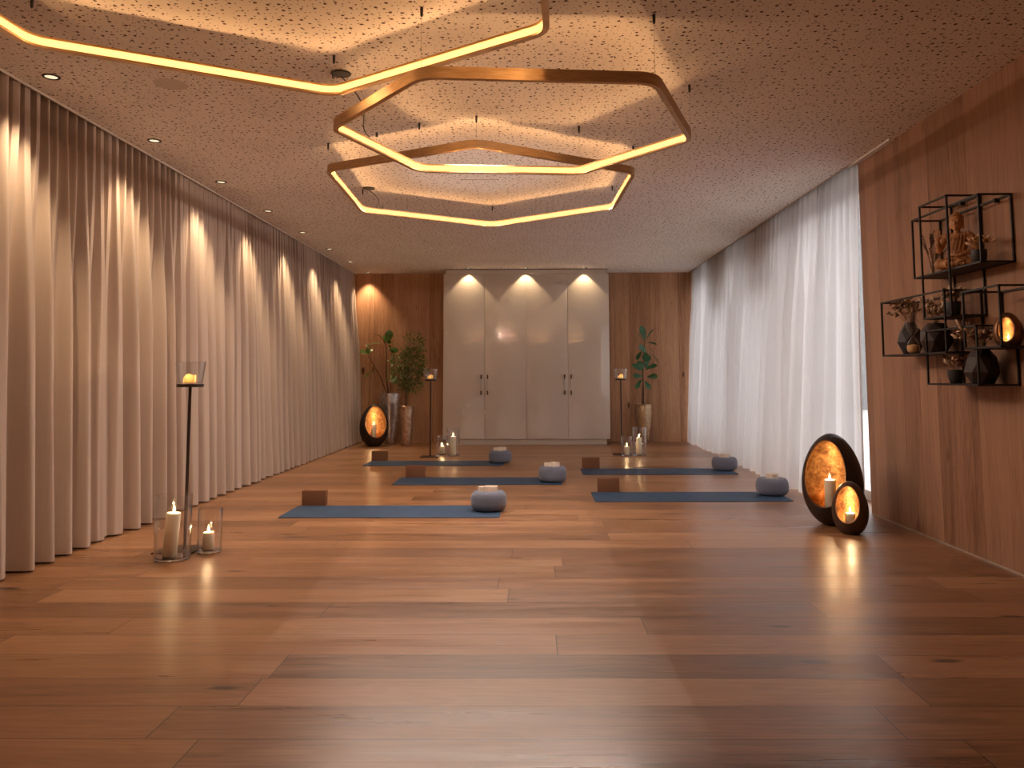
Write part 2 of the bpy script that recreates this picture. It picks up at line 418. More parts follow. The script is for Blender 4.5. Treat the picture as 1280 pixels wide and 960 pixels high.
# windows: full-height units with frame and pane
wy = [YW, 8.95, 9.17, 11.25, 11.45, 14.41]
for k, (a, b) in enumerate(((YW, 8.93), (9.0, 11.2), (11.27, YB))):
    f = MB()
    f.box(XG, XG + .07, a, a + .07, 0, 2.95, .004).box(XG, XG + .07, b - .07, b, 0, 2.95, .004)
    f.box(XG, XG + .07, a + .07, b - .07, 0, .09, .004).box(XG, XG + .07, a + .07, b - .07, 2.88, 2.95, .004)
    if k: f.box(XG, XG + .07, a + .55, a + 1.75, 2.4, 2.88, .004).box(XG, XG + .07, a + .48, a + .56, .09, 2.88, .004)
    w = struct(f.build('window_%d' % (k + 1), M['plaster'], smooth=0))
    struct(MB().box(XG + .03, XG + .04, a + .07, b - .07, .09, 2.88).build('pane', M['pane'], w, smooth=0))

# ------------------------------------------------------------------ curtains
def curtain(name, label, mat, sgn, xt, xb, y0, y1, z0, z1, pitch, at, ab, seed, step=.008, lean=0., grp=None, endx=None):
    rnd = random.Random(seed); n = int((y1 - y0) / step) + 1
    zs = [z0 + (z1 - z0) * t for t in [0, .015, .05, .1, .16, .23, .31, .39, .47, .55, .63, .70, .77, .83, .88, .895, .91, .92, .93, .94, .96, .975, .988, 1.]]
    def f(i, j):
        y = y0 + (y1 - y0) * i / (n - 1); z = zs[j]; t = (z - z0) / (z1 - z0)   # t = 1 at top
        wt = max(0., min(1., (t - .5) / .43)); wt = wt * wt * (3 - 2 * wt); hd = max(0., min(1., (t - .898) / .022))
        nv = Vector((y * 1.15 + seed * 13.7, z * .16, seed * 1.3))
        warp = noise.noise(nv) * 1.9 + noise.noise(nv * 2.7) * .55
        ph = TAU * y / pitch + warp * 1.15 * (1 - wt * .85)
        amp_n = .75 + .55 * noise.noise(Vector((y * 2.3, z * .2, seed + 40.)))
        s = math.sin(ph)
        low = (s * amp_n + .34 * math.sin(2 * ph + 1.1 + 1.5 * warp) + .22 * noise.noise(Vector((y * 9., z * .35, seed + 7.))))
        slot = max(0., -math.sin(ph)) ** .6
        ph2 = ph * .5 + .6; wide = 1 - wt
        low = low * (1 - .62 * wide) + (math.sin(ph2) * amp_n * .95 + .15 * math.sin(2 * ph2 + 2 * warp)) * wide
        en = max(0., 1 - (y - y0) / .75) if endx else 0.; en = en * en * (3 - 2 * en)
        xbb = xb + ((endx or 0) - xb) * en
        x = (xt * t + xbb * (1 - t)) + (1 - .6 * en) * sgn * (ab * low * (1 - .45 * wt) - at * hd * slot)
        yy = y + (ab * .14 * math.cos(ph) - .115 * pitch * (math.sin(2 * ph) * wt + 1.9 * math.sin(2 * ph2) * wide)) * amp_n + lean * (1 - t)
        zz = z
        return Vector((x, yy, zz))
    b = MB(); b.grid(f, n, len(zs))
    o = b.build(name, mat, smooth=180)
    tag(o, label, 'curtain', grp)
    return o
curtain('curtain', 'long heavy greige drape, nearer half of the left wall', M['drape'], 1, -3.222, -3.095, 1.2, 9.02, .012, H + .08, .112, .10, .066, 1)
curtain('curtain', 'long heavy greige drape, farther half of the left wall up to the corner', M['drape'], 1, -3.222, -3.095, 9.05, 14.36, .012, H + .08, .108, .10, .066, 2)
curtain('curtain', 'sheer white curtain nearer half, ending at the wooden right wall', M['sheer'], -1, 2.84, 2.66, 6.99, 11.17, .012, H + .06, .15, .05, .075, 3, endx=2.80)
curtain('curtain', 'sheer white curtain farther half, by the far right corner', M['sheer'], -1, 2.84, 2.70, 11.26, 14.36, .012, H + .06, .145, .05, .07, 4)
for nm, x, a, b_, lab in (('curtain_track', -3.215, 1.2, YB, 'slim pale curtain track above the left drapes'), ('curtain_track', 2.84, YW + .02, YB, 'slim curtain track above the sheer curtains on the right')):
    t = thing(nm, lab, 'curtain rail', (x, a, H + .08))
    MB().box(-.015, .015, 0, b_ - a, .0, .03, .002).build('rail', M['alu'], t)
# flush aluminium profile running on past the sheer curtain
t = thing('curtain_track', 'short pale metal track end on ceiling beyond the sheer curtain', 'curtain rail', (2.793, 6.2, H))
MB().box(-.020, .020, 0, .82, -.008, .0).box(-.02, -.014, 0, .82, -.016, -.008).box(.014, .02, 0, .82, -.016, -.008).build('rail', M['white_paint'], t, smooth=0)

# ------------------------------------------------------------------ wardrobe
YC = 13.835; cx0, cx1 = -1.553, 1.289
w = thing('wardrobe', 'built-in high gloss beige wardrobe with four tall doors', 'wardrobe', (0, YC, 0))
MB().box(cx0 + .004, cx1 - .004, .024, YB - YC - .002, .09, 2.905).build('carcass', M['satin'], w, smooth=0)
MB().box(cx0 + .05, cx1 - .06, .05, YB - YC - .002, .0, .09).build('plinth', M['satin'], w, smooth=0)
MB().box(cx0 + .04, cx1 - .03, .01, YB - YC - .002, 2.908, H - .012).build('fascia', M['satin'], w, smooth=0)
MB().box(cx0 + .03, cx1 - .02, .0, YB - YC - .002, H - .012, H - .002).build('shadow_gap', M['dark_recess'], w, smooth=0)
dx = [cx0, -.844, -.131, .578, cx1]
for k in range(4):
    d = MB().box(dx[k] + .003, dx[k + 1] - .003, .0, .022, .095, 2.905, .0015).build('door', M['gloss'], w, smooth=30)
    hx = dx[k + 1] - .058 if k in (0, 2) else dx[k] + .052
    for z in (1.145, .875): MB().box(hx - .011, hx + .011, -.036, 0, z - .035, z + .035, .004).build('handle_mount', M['handle_end'], d)
    MB().tube([(hx, -.026, .9), (hx, -.03, 1.01), (hx, -.026, 1.12)], .006, 10).build('handle', M['handle_bar'], d)

# ------------------------------------------------------------------ recessed downlights
def spot(loc, power, size, blend, rad=.02, parent=None, name='spot_lamp', col=(1., .76, .50), rot=(0, 0, 0)):
    l = bpy.data.lights.new(name, 'SPOT'); l.energy = power; l.spot_size = R(size); l.spot_blend = blend
    l.color = col; l.shadow_soft_size = rad
    o = bpy.data.objects.new(name, l); C.objects.link(o); o.location = loc; o.rotation_euler = rot
    if parent: o.parent = parent
    return o
SPOT_L = 14.; SPOT_C = 3.1
def downlight(x, y, label, grp, power, size, blend, col=(1., .71, .42)):
    t = thing('recessed_downlight', label, 'ceiling light', (x, y, H), 0, grp)
    MB().lathe([(.036, -.003), (.039, -.006), (.049, -.006), (.053, -.001), (.053, .0), (.036, .0)], 32, cap=False).build('trim_ring', M['glossblack'], t)
    MB().lathe([(.036, -.0025), (.02, -.0018), (.0, -.0015)], 24, cap=False).build('lens', M['lens'], t)
    spot((0, 0, -.012), power, size, blend, .022, t, col=col)
    return t
ords = ['nearest the camera', 'second from the front', 'third from the front', 'fourth from the front', 'fifth from the front', 'sixth from the front', 'seventh, next to last', 'last, in the corner by the wooden back wall']
for k in range(8):
    downlight(-2.95, 4.786 + 1.352 * k, 'round recessed downlight along left drape, ' + ords[k], 'downlights along the left drapes', SPOT_L, 86, .75)
for x, lab in ((-1.121, 'left'), (-.139, 'middle'), (.861, 'right')):
    downlight(x, 13.735, 'round recessed downlight in front of the wardrobe, %s of three' % lab, 'downlights above the wardrobe', SPOT_C, 92, .25, (1., .69, .39))

# ------------------------------------------------------------------ pendant rings
def rounded(pts, r, n=7):
    out = []; N = len(pts)
    for i in range(N):
        a, b, c = Vector(pts[i - 1]), Vector(pts[i]), Vector(pts[(i + 1) % N])
        u = (a - b).normalized(); v = (c - b).normalized()
        ang = math.acos(max(-1, min(1, u.dot(v)))); d = r / math.tan(ang / 2)
        p, q = b + u * d, b + v * d; ce = b + (u + v).normalized() * (r / math.sin(ang / 2))
        a0 = math.atan2(p.y - ce.y, p.x - ce.x); a1 = math.atan2(q.y - ce.y, q.x - ce.x)
        da = (a1 - a0 + PI) % TAU - PI
        for k in range(n + 1):
            t = a0 + da * k / n; out.append(ce + Vector((math.cos(t), math.sin(t))) * r)
    return out
def offset_loop(pts, d):
    out = []; N = len(pts)
    for i in range(N):
        a, b, c = pts[i - 1], pts[i], pts[(i + 1) % N]
        t = ((b - a).normalized() + (c - b).normalized()).normalized()
        out.append(b + Vector((-t.y, t.x)) * d)
    return out
def pendant(label, verts, zb, mounts, feed, gain=1., ph=.060, pw=.030):
    cx = sum(v[0] for v in verts) / len(verts); cy = sum(v[1] for v in verts) / len(verts)
    t = thing('ring_pendant_light', label, 'pendant light', (cx, cy, zb))
    pts = [(v[0] - cx, v[1] - cy) for v in verts]     # anticlockwise: +offset = inwards
    outer = rounded(pts, .16)
    # section (inward offset, height): hollow profile with a groove on the inner face
    sec = [(0, 0), (0, ph), (pw, ph), (pw, ph - .011), (pw - .006, ph - .011), (pw - .006, .011), (pw, .011), (pw, 0)]
    b = MB(); loops = [(offset_loop(outer, d), z) for d, z in sec]
    n = len(outer)
    vs = [[b.b.verts.new((p.x, p.y, z)) for p in lp] for lp, z in loops]
    for k in range(len(vs)):
        A, B = vs[k], vs[(k + 1) % len(vs)]
        for i in range(n): b.b.faces.new((A[i], A[(i + 1) % n], B[(i + 1) % n], B[i]))
    b.build('frame', M['bronze'], t, 25)
    b = MB(); A = offset_loop(outer, pw - .005); lo = [b.b.verts.new((p.x, p.y, .0115)) for p in A]; hi = [b.b.verts.new((p.x, p.y, ph - .0115)) for p in A]
    for i in range(n): b.b.faces.new((lo[i], lo[(i + 1) % n], hi[(i + 1) % n], hi[i]))
    b.build('led_strip', M['led'], t, 60)
    q = offset_loop(outer, pw - .0015); q.append(q[0]); acc = 0.; kk = 0
    for a_, b_ in zip(q, q[1:]):     # diodes behind the strip's lip, plus fill spots added to light the floor
        L = (b_ - a_).length; d0 = (.16 - acc) if acc else .08
        while d0 < L:
            p = a_.lerp(b_, d0 / L)
            l = bpy.data.lights.get('led_diode') or bpy.data.lights.new('led_diode', 'POINT')
            l.energy = LEDP; l.color = (1., .53, .22); l.shadow_soft_size = 0.
            o = bpy.data.objects.new('led_diode', l); C.objects.link(o); o.parent = t; o.location = (p.x, p.y, (.015, .033, .045, .023, .039, .029, .018, .042)[kk % 8]); kk += 1
            nrm = Vector((-(b_ - a_).y, (b_ - a_).x)).normalized()
            l = bpy.data.lights.get('fill_wash_%d' % (gain * 10)) or bpy.data.lights.new('fill_wash_%d' % (gain * 10), 'SPOT')
            l.energy = WASH_FILL * gain; l.color = (1., .85, .74); l.shadow_soft_size = 0.; l.spot_size = R(165); l.spot_blend = 1.
            o = bpy.data.objects.new('fill_wash', l); C.objects.link(o); o.parent = t; o.location = (p.x, p.y, ph * .4)
            o.rotation_euler = Vector((-nrm.x * .7, -nrm.y * .7, 1.)).to_track_quat('Z', 'Y').to_euler()
            d0 += .16
        acc = (L - (d0 - .16))
    for mx, my in mounts:
        x, y = mx - cx, my - cy
        wv = MB().tube([(x, y, ph - .004), (x, y, H - zb - .02)], .0012, 6).build('suspension_wire', M['handle_bar'], t)
        MB().lathe([(.0, -.05), (.004, -.05), (.007, -.042), (.008, -.02), (.008, 0), (0, 0)], 14, c=(x, y, H - zb), cap=False).build('wire_mount', M['glossblack'], t)
    if feed:
        fx, fy, gx, gy = feed
        MB().lathe([(0, -.010), (.056, -.010), (.06, -.007), (.06, 0), (0, 0)], 32, c=(fx - cx, fy - cy, H - zb), cap=False).build('canopy', M['glossblack'], t)
        p0 = Vector((fx - cx, fy - cy, H - zb - .02)); p3 = Vector((gx - cx, gy - cy, ph - .005))
        pl = []
        for k in range(13):
            u = k / 12; p = p0.lerp(p3, u) + Vector((.05 * math.sin(PI * u * 1.6), 0, -.035 * math.sin(PI * u))); pl.append(p)
        MB().tube(pl, .004, 8).build('power_cable', M['glossblack'], t)
        MB().tube([p3 + Vector((0, 0, .0)), p3 + Vector((.0, 0, .03))], .008, 10).build('cable_gland', M['glossblack'], t)
    return t
def pull(v, c, k): return (c[0] + (v[0] - c[0]) * k, c[1] + (v[1] - c[1]) * k)
r3 = [(.821, 6.356), (.785, 7.751), (-.446, 8.673), (-1.701, 7.845), (-1.637, 6.23), (-.401, 5.564)]
c3 = (-.43, 7.07)
pendant('farthest of the three hexagonal bronze LED ring lights', r3, 2.765, [pull(v, c3, .985) for v in r3], (-1.61, 7.772, -1.50, 7.92), 2.5)
r2 = [(1.008, 5.0), (.345, 5.86), (-.839, 5.754), (-1.219, 4.72), (-.561, 3.873), (.629, 3.974)]
c2 = (-.1, 4.88)
pendant('middle hexagonal bronze LED ring light, hanging lowest in view', r2, 2.63, [pull(v, c2, .985) for v in r2], (-1.165, 4.76, -1.00, 5.05))
c1 = (-1.19, 3.0)
def hexr(c, r, a): return [(c[0] + r * math.cos(R(a + 60 * k)), c[1] + r * math.sin(R(a + 60 * k))) for k in range(6)]
r1 = hexr(c1, 1.49, 0); r1[1] = (.081, 3.667) if False else r1[1]
r1 = [(.01, 2.28), (.081, 3.667), (-1.14, 4.51), (-2.45, 3.773), (-2.50, 2.30), (-1.19, 1.52)]
pendant('nearest and largest-looking hexagonal LED ring light, cut off by the top of the picture', r1, 2.755, [pull(v, c1, .985) for v in r1], None, .07)
# slot vent in the ceiling
t = thing('ceiling_slot_vent', 'thin linear slot vent in ceiling near the farthest ring light', 'vent', (-.5, 7.44, H))
MB().box(-.19, .19, -.022, .022, -.003, 0, .001).build('frame', M['white_paint'], t)
MB().box(-.18, .18, -.006, .006, -.0045, -.003).build('slot', M['dark_recess'], t, smooth=0)
t = thing('ceiling_access_panel', 'small plain round panel flush in the perforated ceiling near the left drape', 'ceiling panel', (-2.28, 4.93, H))
MB().lathe([(0, -.002), (.098, -.002), (.1, 0)], 40, cap=False).build('disc', M['plaster'], t)

# ------------------------------------------------------------------ mats, cushions, straps, blocks
def rounded_plate(x0, x1, y0, y1, z0, z1, r, name, mat, parent=None, n=6, curl=None):
    b = MB(); pts = rounded([(x0, y0), (x1, y0), (x1, y1), (x0, y1)], r, n)
    lo = [b.b.verts.new((p.x, p.y, z0)) for p in pts]; hi = [b.b.verts.new((p.x, p.y, z1)) for p in pts]
    b.b.faces.new(lo[::-1]); b.b.faces.new(hi)
    k = len(pts)
    for i in range(k): b.b.faces.new((lo[i], lo[(i + 1) % k], hi[(i + 1) % k], hi[i]))
    return b.build(name, mat, parent, 30)
def zafu(name='meditation_cushion'):
    b = MB(); n = 120; prof = []
    for k in range(25):
        t = k / 24; a = -PI / 2 + PI * t
        # fat cushion section
        r = .143 * abs(math.cos(a)) ** .25; z = .083 + .083 * math.copysign(abs(math.sin(a)) ** .72, math.sin(a))
        if t == 0 or t == 1: r = 0.0001
        prof.append((r, z, t))
    def f(i, j):
        r, z, t = prof[j]; a = TAU * i / n
        edge = math.exp(-((t - .80) / .10) ** 2) + math.exp(-((t - .20) / .10) ** 2)
        pl = math.sin(a * 30) * .0022 * edge + .0012 * math.sin(a * 30) * (abs(t - .5) > .25)
        rr = r + .009 * math.cos(math.pi * (t - .5)) ** 2 + pl
        if r < .001: rr = 0.0001
        z2 = z + .002 * math.sin(a * 30) * edge - (.008 * math.exp(-(r / .05) ** 2) if t > .5 else 0)
        return Vector((rr * math.cos(a), rr * math.sin(a), max(z2, 0)))
    b.grid(f, n, 25, closed=True)
    bmesh.ops.remove_doubles(b.b, verts=b.b.verts[:], dist=.0006)
    return b
def coil(b):
    # flat webbing wound into a roll, lying on its edge side, with a loose end
    pts = []
    for k in range(0, 150):
        a = k * TAU / 22; r = .012 + .0062 * a / TAU
        pts.append((r * math.cos(a), r * math.sin(a)))
    a0 = 149 * TAU / 22; r0 = .012 + .0062 * a0 / TAU
    e = Vector((r0 * math.cos(a0), r0 * math.sin(a0)))
    hw = .021; th = .0022
    P = [Vector(p) for p in pts]
    rings = []
    for i, p in enumerate(P):
        d = (P[min(i + 1, len(P) - 1)] - P[max(i - 1, 0)]).normalized(); nn = Vector((-d.y, d.x)) * th
        rings.append([b.b.verts.new((p.x - nn.x, p.y - nn.y, 0)), b.b.verts.new((p.x + nn.x, p.y + nn.y, 0)), b.b.verts.new((p.x + nn.x, p.y + nn.y, 2 * hw)), b.b.verts.new((p.x - nn.x, p.y - nn.y, 2 * hw))])
    for A, B in zip(rings, rings[1:]):
        for i in range(4): b.b.faces.new((A[i], A[(i + 1) % 4], B[(i + 1) % 4], B[i]))
    b.b.faces.new(rings[0]); b.b.faces.new(rings[-1][::-1])
    return b
places = [   # front-left corner x, y of each mat, cushion x/y, block x
    (-2.12, 6.778, -.397, 7.13, -2.098, 'nearest left mat', 'nearest mat on the left side', True),
    (-1.533, 8.786, .197, 9.02, -1.478, 'middle left mat', 'middle mat of the left row of three', True),
    (-2.236, 10.622, -.461, 11.0, -2.24, 'farthest left mat', 'farthest mat of the left row of three', True),
    (.56, 7.6, 2.304, 8.0, .633, 'nearer right mat', 'nearer mat of the two on the right', False),
    (.568, 9.644, 2.329, 10.08, .601, 'farther right mat', 'farther mat of the two on the right', False)]
zo = None
for k, (x, y, cx_, cy_, bx, nm, wh, loose) in enumerate(places):
    o = rounded_plate(0, 1.83, 0, .61, 0, .005, .03, 'yoga_mat', M['yoga'])
    o.location = (x, y, 0.0005); o.rotation_euler = (0, 0, R([-.1, 0, .1, .1, -.1][k]))
    tag(o, 'blue yoga mat, the ' + wh, 'yoga mat', 'yoga mats on the oak floor')
    if zo is None:
        zo = zafu().build('meditation_cushion', M['zafu'], smooth=180); c = zo
    else:
        c = zo.copy(); C.objects.link(c)
    c.location = (cx_, cy_, .006); c.rotation_euler = (0, 0, R(37 * k)); c.scale = (1.02, 1.02, [1, 1.02, .98, 1, .96][k])
    tag(c, 'round slate blue meditation cushion on the right end of the ' + nm, 'cushion', 'meditation cushions on the mats')
    zt = .006 + .166 * c.scale[2] - .003
    s_ = coil(MB()).build('rolled_strap', M['strap'], smooth=60); s_.location = (cx_ + (.02 if loose else .0), cy_ - .01, zt); s_.rotation_euler = (0, 0, R(60 * k))
    s_.scale = (1.12, 1.12, 1)
    tag(s_, 'cream cotton strap rolled up on cushion of the ' + nm, 'strap', 'rolled straps on the cushions')
    if loose:
        b = MB().tube([(0, 0, -.0), (0, 0, .038)], .026, 20)
        e = b.build('rolled_strap_end', M['strap'], s_, 40); e.rotation_euler = (0, 0, 0)
        e.matrix_parent_inverse = Matrix(); 
        v = Matrix.Rotation(-R(60 * k), 3, 'Z') @ Vector((-.074, .0, 0)); e.location = v
    bo = MB().box(0, .215, 0, .08, 0, .135, .004).build('yoga_block', M['cork'])
    bo.location = (bx, y + .61 + .014, 0); bo.rotation_euler = (0, 0, R([1.5, -1, .5, 0, 1][k]))
    tag(bo, 'brown cork yoga block standing behind the left end of the ' + nm, 'yoga block', 'cork blocks behind the mats')

# ------------------------------------------------------------------ candles and glass
def flame_light(loc, parent, power, rad=.003):
    l = bpy.data.lights.new('flame_light', 'POINT'); l.energy = power; l.color = (1., .66, .34); l.shadow_soft_size = rad
    o = bpy.data.objects.new('flame_light', l); C.objects.link(o); o.location = loc; o.parent = parent
    return o
def candle(label, loc, rad, h, grp, power=1.2, tilt=(0, 0, 0), fl=1.):
    t = thing('pillar_candle', label, 'candle', loc, 0, grp, tilt)
    b = MB(); pr = [(0, 0), (rad - .003, 0), (rad, .003), (rad, h - .006), (rad - .003, h - .001), (rad - .008, h), (rad * .72, h - .004), (rad * .3, h - .008), (0, h - .008)]
    b.lathe(pr, 36, cap=False); b.build('wax_body', M['wax'], t, 50)
    MB().tube([(0, 0, h - .009), (.001, 0, h + .006), (.003, 0, h + .012)], .0014, 6).build('wick', M['wick'], t)
    fr = .0075 * fl
    MB().lathe([(0, h + .004), (fr * .6, h + .008), (fr, h + .016), (fr * .85, h + .026), (fr * .4, h + .038 * (.6 + .4 * fl)), (0, h + .05 * (.6 + .4 * fl))], 14, cap=False).build('flame', M['flame'], t, 180)
    flame_light((0, 0, h + .03), t, power)
    return t
def cylinder_glass(label, loc, r, h, grp):
    t = .0045
    prof = [(0, .0), (r - .006, 0), (r - .002, .003), (r, .012), (r, h - .002), (r - t / 2, h), (r - t, h - .002), (r - t, .026), (r - .012, .018), (0, .016)]
    b = MB().lathe(prof, 56, cap=False)
    o = b.build('cylinder_glass', M['glass'], smooth=40, loc=loc)
    MB().lathe([(0, .0015), (r - .012, .0015), (r - .0055, .004), (r - .0055, .0145), (r - .013, .0155), (0, .0155)], 56, cap=False).build('thick_base', M['solid_glass'], o, 40)
    tag(o, label, 'glass vase', grp); return o
CP = .13
cylinder_glass('tall clear glass cylinder in front of the near candle stand', (-2.322, 5.285, .0005), .112, .405, 'tall glass cylinders')
candle('tall leaning ivory pillar candle in the tall glass by the near stand', (-2.338, 5.28, .0195), .044, .275, 'pillar candles', CP, (R(1), R(4.5), 0))
cylinder_glass('short clear glass cylinder right of the tall one by the near stand', (-2.165, 5.49, .0005), .078, .285, 'short glass cylinders')
candle('short ivory candle in the short glass by the near stand', (-2.17, 5.48, .0185), .037, .115, 'pillar candles', CP)
cylinder_glass('tall clear glass cylinder left of the wardrobe front', (-1.185, 11.97, .0005), .093, .405, 'tall glass cylinders')
candle('tall ivory pillar candle in tall glass left of wardrobe front', (-1.185, 11.95, .0185), .04, .265, 'pillar candles', CP)
cylinder_glass('short clear glass cylinder beside the stand left of the wardrobe', (-1.371, 12.1, .0005), .08, .285, 'short glass cylinders')
candle('short ivory candle in short glass left of the wardrobe front', (-1.365, 12.09, .0185), .037, .11, 'pillar candles', CP)
cylinder_glass('tall clear glass cylinder right of the wardrobe, before the gold planter', (1.534, 11.97, .0005), .1, .405, 'tall glass cylinders')
candle('tall ivory pillar candle in tall glass right of wardrobe', (1.524, 11.95, .0185), .042, .24, 'pillar candles', CP)
cylinder_glass('short clear glass cylinder beside the stand right of the wardrobe', (1.337, 11.90, .0005), .08, .285, 'short glass cylinders')
candle('short ivory candle in short glass right of the wardrobe', (1.34, 11.89, .0185), .037, .12, 'pillar candles', CP)
def stand(label, x, y, wh, zt=1.112, bx=0., size=.265):
    t = thing('candle_stand', label, 'candle stand', (x, y, 0), 0, 'tall candle stands')
    MB().box(-size / 2 + bx, size / 2 + bx, -size / 2, size / 2, 0, .010, .002).build('base_plate', M['stand'], t)
    MB().tube([(0, 0, .009), (0, 0, zt - .015)], .0105, 14).build('pole', M['stand'], t)
    MB().lathe([(0, zt - .02), (.085, zt - .02), (.088, zt - .017), (.088, zt), (.082, zt + .001), (.082, zt - .004), (0, zt - .004)], 40, cap=False).build('plate', M['stand'], t)
    hgt = .155; tt = .004
    prof = [(0, 0), (.07, 0), (.078, .004), (.098, hgt), (.096, hgt + .001), (.094, hgt), (.074, .016), (.066, .012), (0, .011)]
    g = MB().lathe(prof, 48, cap=False).build('candle_cup', M['glass'], smooth=40, loc=(x, y, zt - .0035))
    tag(g, 'flared clear glass cup on top of the stand ' + wh, 'glass cup', 'glass cups on the candle stands')
    # half-burnt candle with a slumped rim
    c = thing('votive_candle', 'half-burnt glowing candle in glass cup on the stand ' + wh, 'candle', (x - .005, y, zt + .0085), 0, 'candles in the cups')
    def f(i, j):
        a = TAU * i / 36
        top = .042 + .016 * math.sin(a + 2.4) + .006 * math.sin(3 * a)
        P = [(0.0001, 0), (.04, 0), (.041, .003), (.040, top), (.036, top + .002), (.032, top - .004), (.02, .018), (.0001, .016)]
        r, z = P[j]; return Vector((r * math.cos(a), r * math.sin(a), z))
    b = MB(); b.grid(f, 36, 8, closed=True); b.build('wax_body', M['votive'], c, 60)
    MB().tube([(0, 0, .015), (.001, 0, .03)], .0014, 6).build('wick', M['wick'], c)
    MB().lathe([(0, .022), (.006, .03), (.008, .038), (.005, .05), (0, .062)], 14, cap=False).build('flame', M['flame'], c, 180)
    flame_light((0, 0, .034), c, CP * 6.)
stand('tall dark metal candle stand by the left drapes', -2.355, 5.55, 'by the left drapes', bx=-.035)
stand('tall dark metal candle stand left of the wardrobe', -1.505, 11.83, 'left of the wardrobe')
stand('tall dark metal candle stand right of the wardrobe', 1.29, 12.12, 'right of the wardrobe')

# ------------------------------------------------------------------ egg lanterns
def egg(label, loc, hw, h, az, el, th0, cdl, mat='egg', th0x=None, grp='egg lanterns', power=1.4, name='egg_lantern', hole=True):
    t = thing(name, label, 'lantern', loc, 0, grp)
    d = Vector((math.cos(R(az)) * math.cos(R(el)), math.sin(R(az)) * math.cos(R(el)), math.sin(R(el))))
    u = Vector((0, 0, 1)).cross(d).normalized(); v = d.cross(u).normalized()
    cz = h * .485; a = hw; c = h / 2
    def emap(n_, k):
        s = 1 - .10 * n_.z - .03 * n_.z * n_.z
        p = Vector((n_.x * a * k * s, n_.y * a * k * s, n_.z * (c - (1 - k) * a)))
        p.z += h / 2 - .02
        p.z = max(p.z, 0. if k == 1 else .012)
        return p
    def ndir(ph, th):
        return d * math.cos(th) + (u * math.cos(ph) + v * math.sin(ph)) * math.sin(th)
    def t0(ph):
        if th0x is None: return R(th0)
        cx_, sx_ = math.cos(ph) / R(th0x), math.sin(ph) / R(th0)
        return 1 / math.sqrt(cx_ * cx_ + sx_ * sx_)
    n = 72; m = 44
    def mk(k, ms=m):
        def f(i, j):
            ph = TAU * i / n; a0 = t0(ph); th = a0 + (PI - a0) * (j / (ms - 1))
            th = min(th, PI - 1e-3); return emap(ndir(ph, th), k)
        return f
    b = MB(); b.grid(mk(1.), n, m, closed=True)
    kin = 1 - .012 / a
    b.build('shell', M[mat], t, 60)
    b = MB(); b.grid(mk(kin), n, m, closed=True); b.build('gold_lining', M['gold'], t, 180)
    b = MB(); fo, fi = mk(1.), mk(kin)
    def rim(i, j):
        o_, i_ = fo(i, 0), fi(i, 0); mid = (o_ + i_) / 2 + d * .003
        return (o_, mid, i_)[j]
    b.grid(rim, n, 3, closed=True); b.build('rim', M['egg_rim'], t, 180)
    if cdl:
        cx_, cy_, r_, cz0, ch, lab = cdl
        candle(lab, (loc[0] + cx_, loc[1] + cy_, loc[2] + cz0 + .012), r_, ch, 'candles in the egg lanterns', power, fl=1. if h > .3 else .45)
    return t
egg('large dark egg-shaped lantern with gold lining near the sheer curtain', (2.335, 6.47, 0), .228, .722, 229, 15, 47, (-.03, -.03, .042, .055, .28, 'tall ivory candle inside the large egg lantern on the right'), power=.5)
egg('small dark egg-shaped lantern in front of the large one', (2.325, 6.10, 0), .128, .40, 236, 17, 45, (-.005, -.01, .036, .03, .108, 'short ivory candle inside the small egg lantern'), mat='egg_brown', power=.3)
egg('dark egg-shaped lantern in the far left corner beside the planters', (-2.68, 13.64, 0), .238, .72, 293, 18, 50, (.0, -.01, .041, .055, .29, 'tall ivory candle inside the far left egg lantern'), power=.55)

# ------------------------------------------------------------------ planters and plants
def planter(t, prof, mat, n=48, **kw):
    MB().lathe(prof, n, cap=False, **kw).build('planter', mat, t, 50)
def strokes(b, U, cx_, cz_, items, jit, rnd, nd=(0, -1, .25)):
    for (x0, y0, x1, y1, w_, dep, *rest) in items:
        n_ = rest[0] if rest else nd
        a = Vector(((x0 - cx_) * U, jit[0], (cz_ - y0) * U)); e = Vector(((x1 - cx_) * U, dep, (cz_ - y1) * U))
        b.leaf(a, e, w_ * U, n_, bend=.08, fold=.15)
# right fiddle-leaf fig in a champagne gold planter
t = thing('potted_fiddle_leaf_fig', 'slender fiddle leaf fig in tall gold planter right of the wardrobe', 'potted plant', (1.885, 14.10, 0))
planter(t, [(0, 0), (.085, 0), (.092, .006), (.105, .12), (.125, .30), (.142, .45), (.150, .56), (.146, .62), (.138, .645), (.142, .66), (.146, .667), (.138, .672), (.128, .66), (.125, .60), (0, .6)], M['gold_pot'])
b = MB()
rnd = random.Random(5)
for k in range(90):
    a = rnd.random() * TAU; r_ = .115 * math.sqrt(rnd.random()); b.ell((r_ * math.cos(a), r_ * math.sin(a), .648 + rnd.random() * .012), (.014 + rnd.random() * .008,) * 2 + (.010,), sub=1)
b.build('gravel', M['soil'], t, 60)
U = .00131   # one drawing unit of the plant in metres
cz_ = 1300.; cxp = 290.
b = MB(); b.tube([(.0, 0, .62), (.004, 0, (cz_ - 960) * U + .505), (.0, 0, (cz_ - 740) * U + .505), (.02, 0, (cz_ - 560) * U + .505), (.035, -.005, (cz_ - 380) * U + .505), (.04, -.005, (cz_ - 330) * U + .505)], [.011, .010, .009, .007, .006, .005], 10)
b.tube([(-.02, .01, .62), (-.016, .01, .86), (-.002, .0, 1.0)], [.008, .007, .005], 8)
b.build('stem', M['bark'], t, 60)
b = MB()
F = (0, -1, .2)
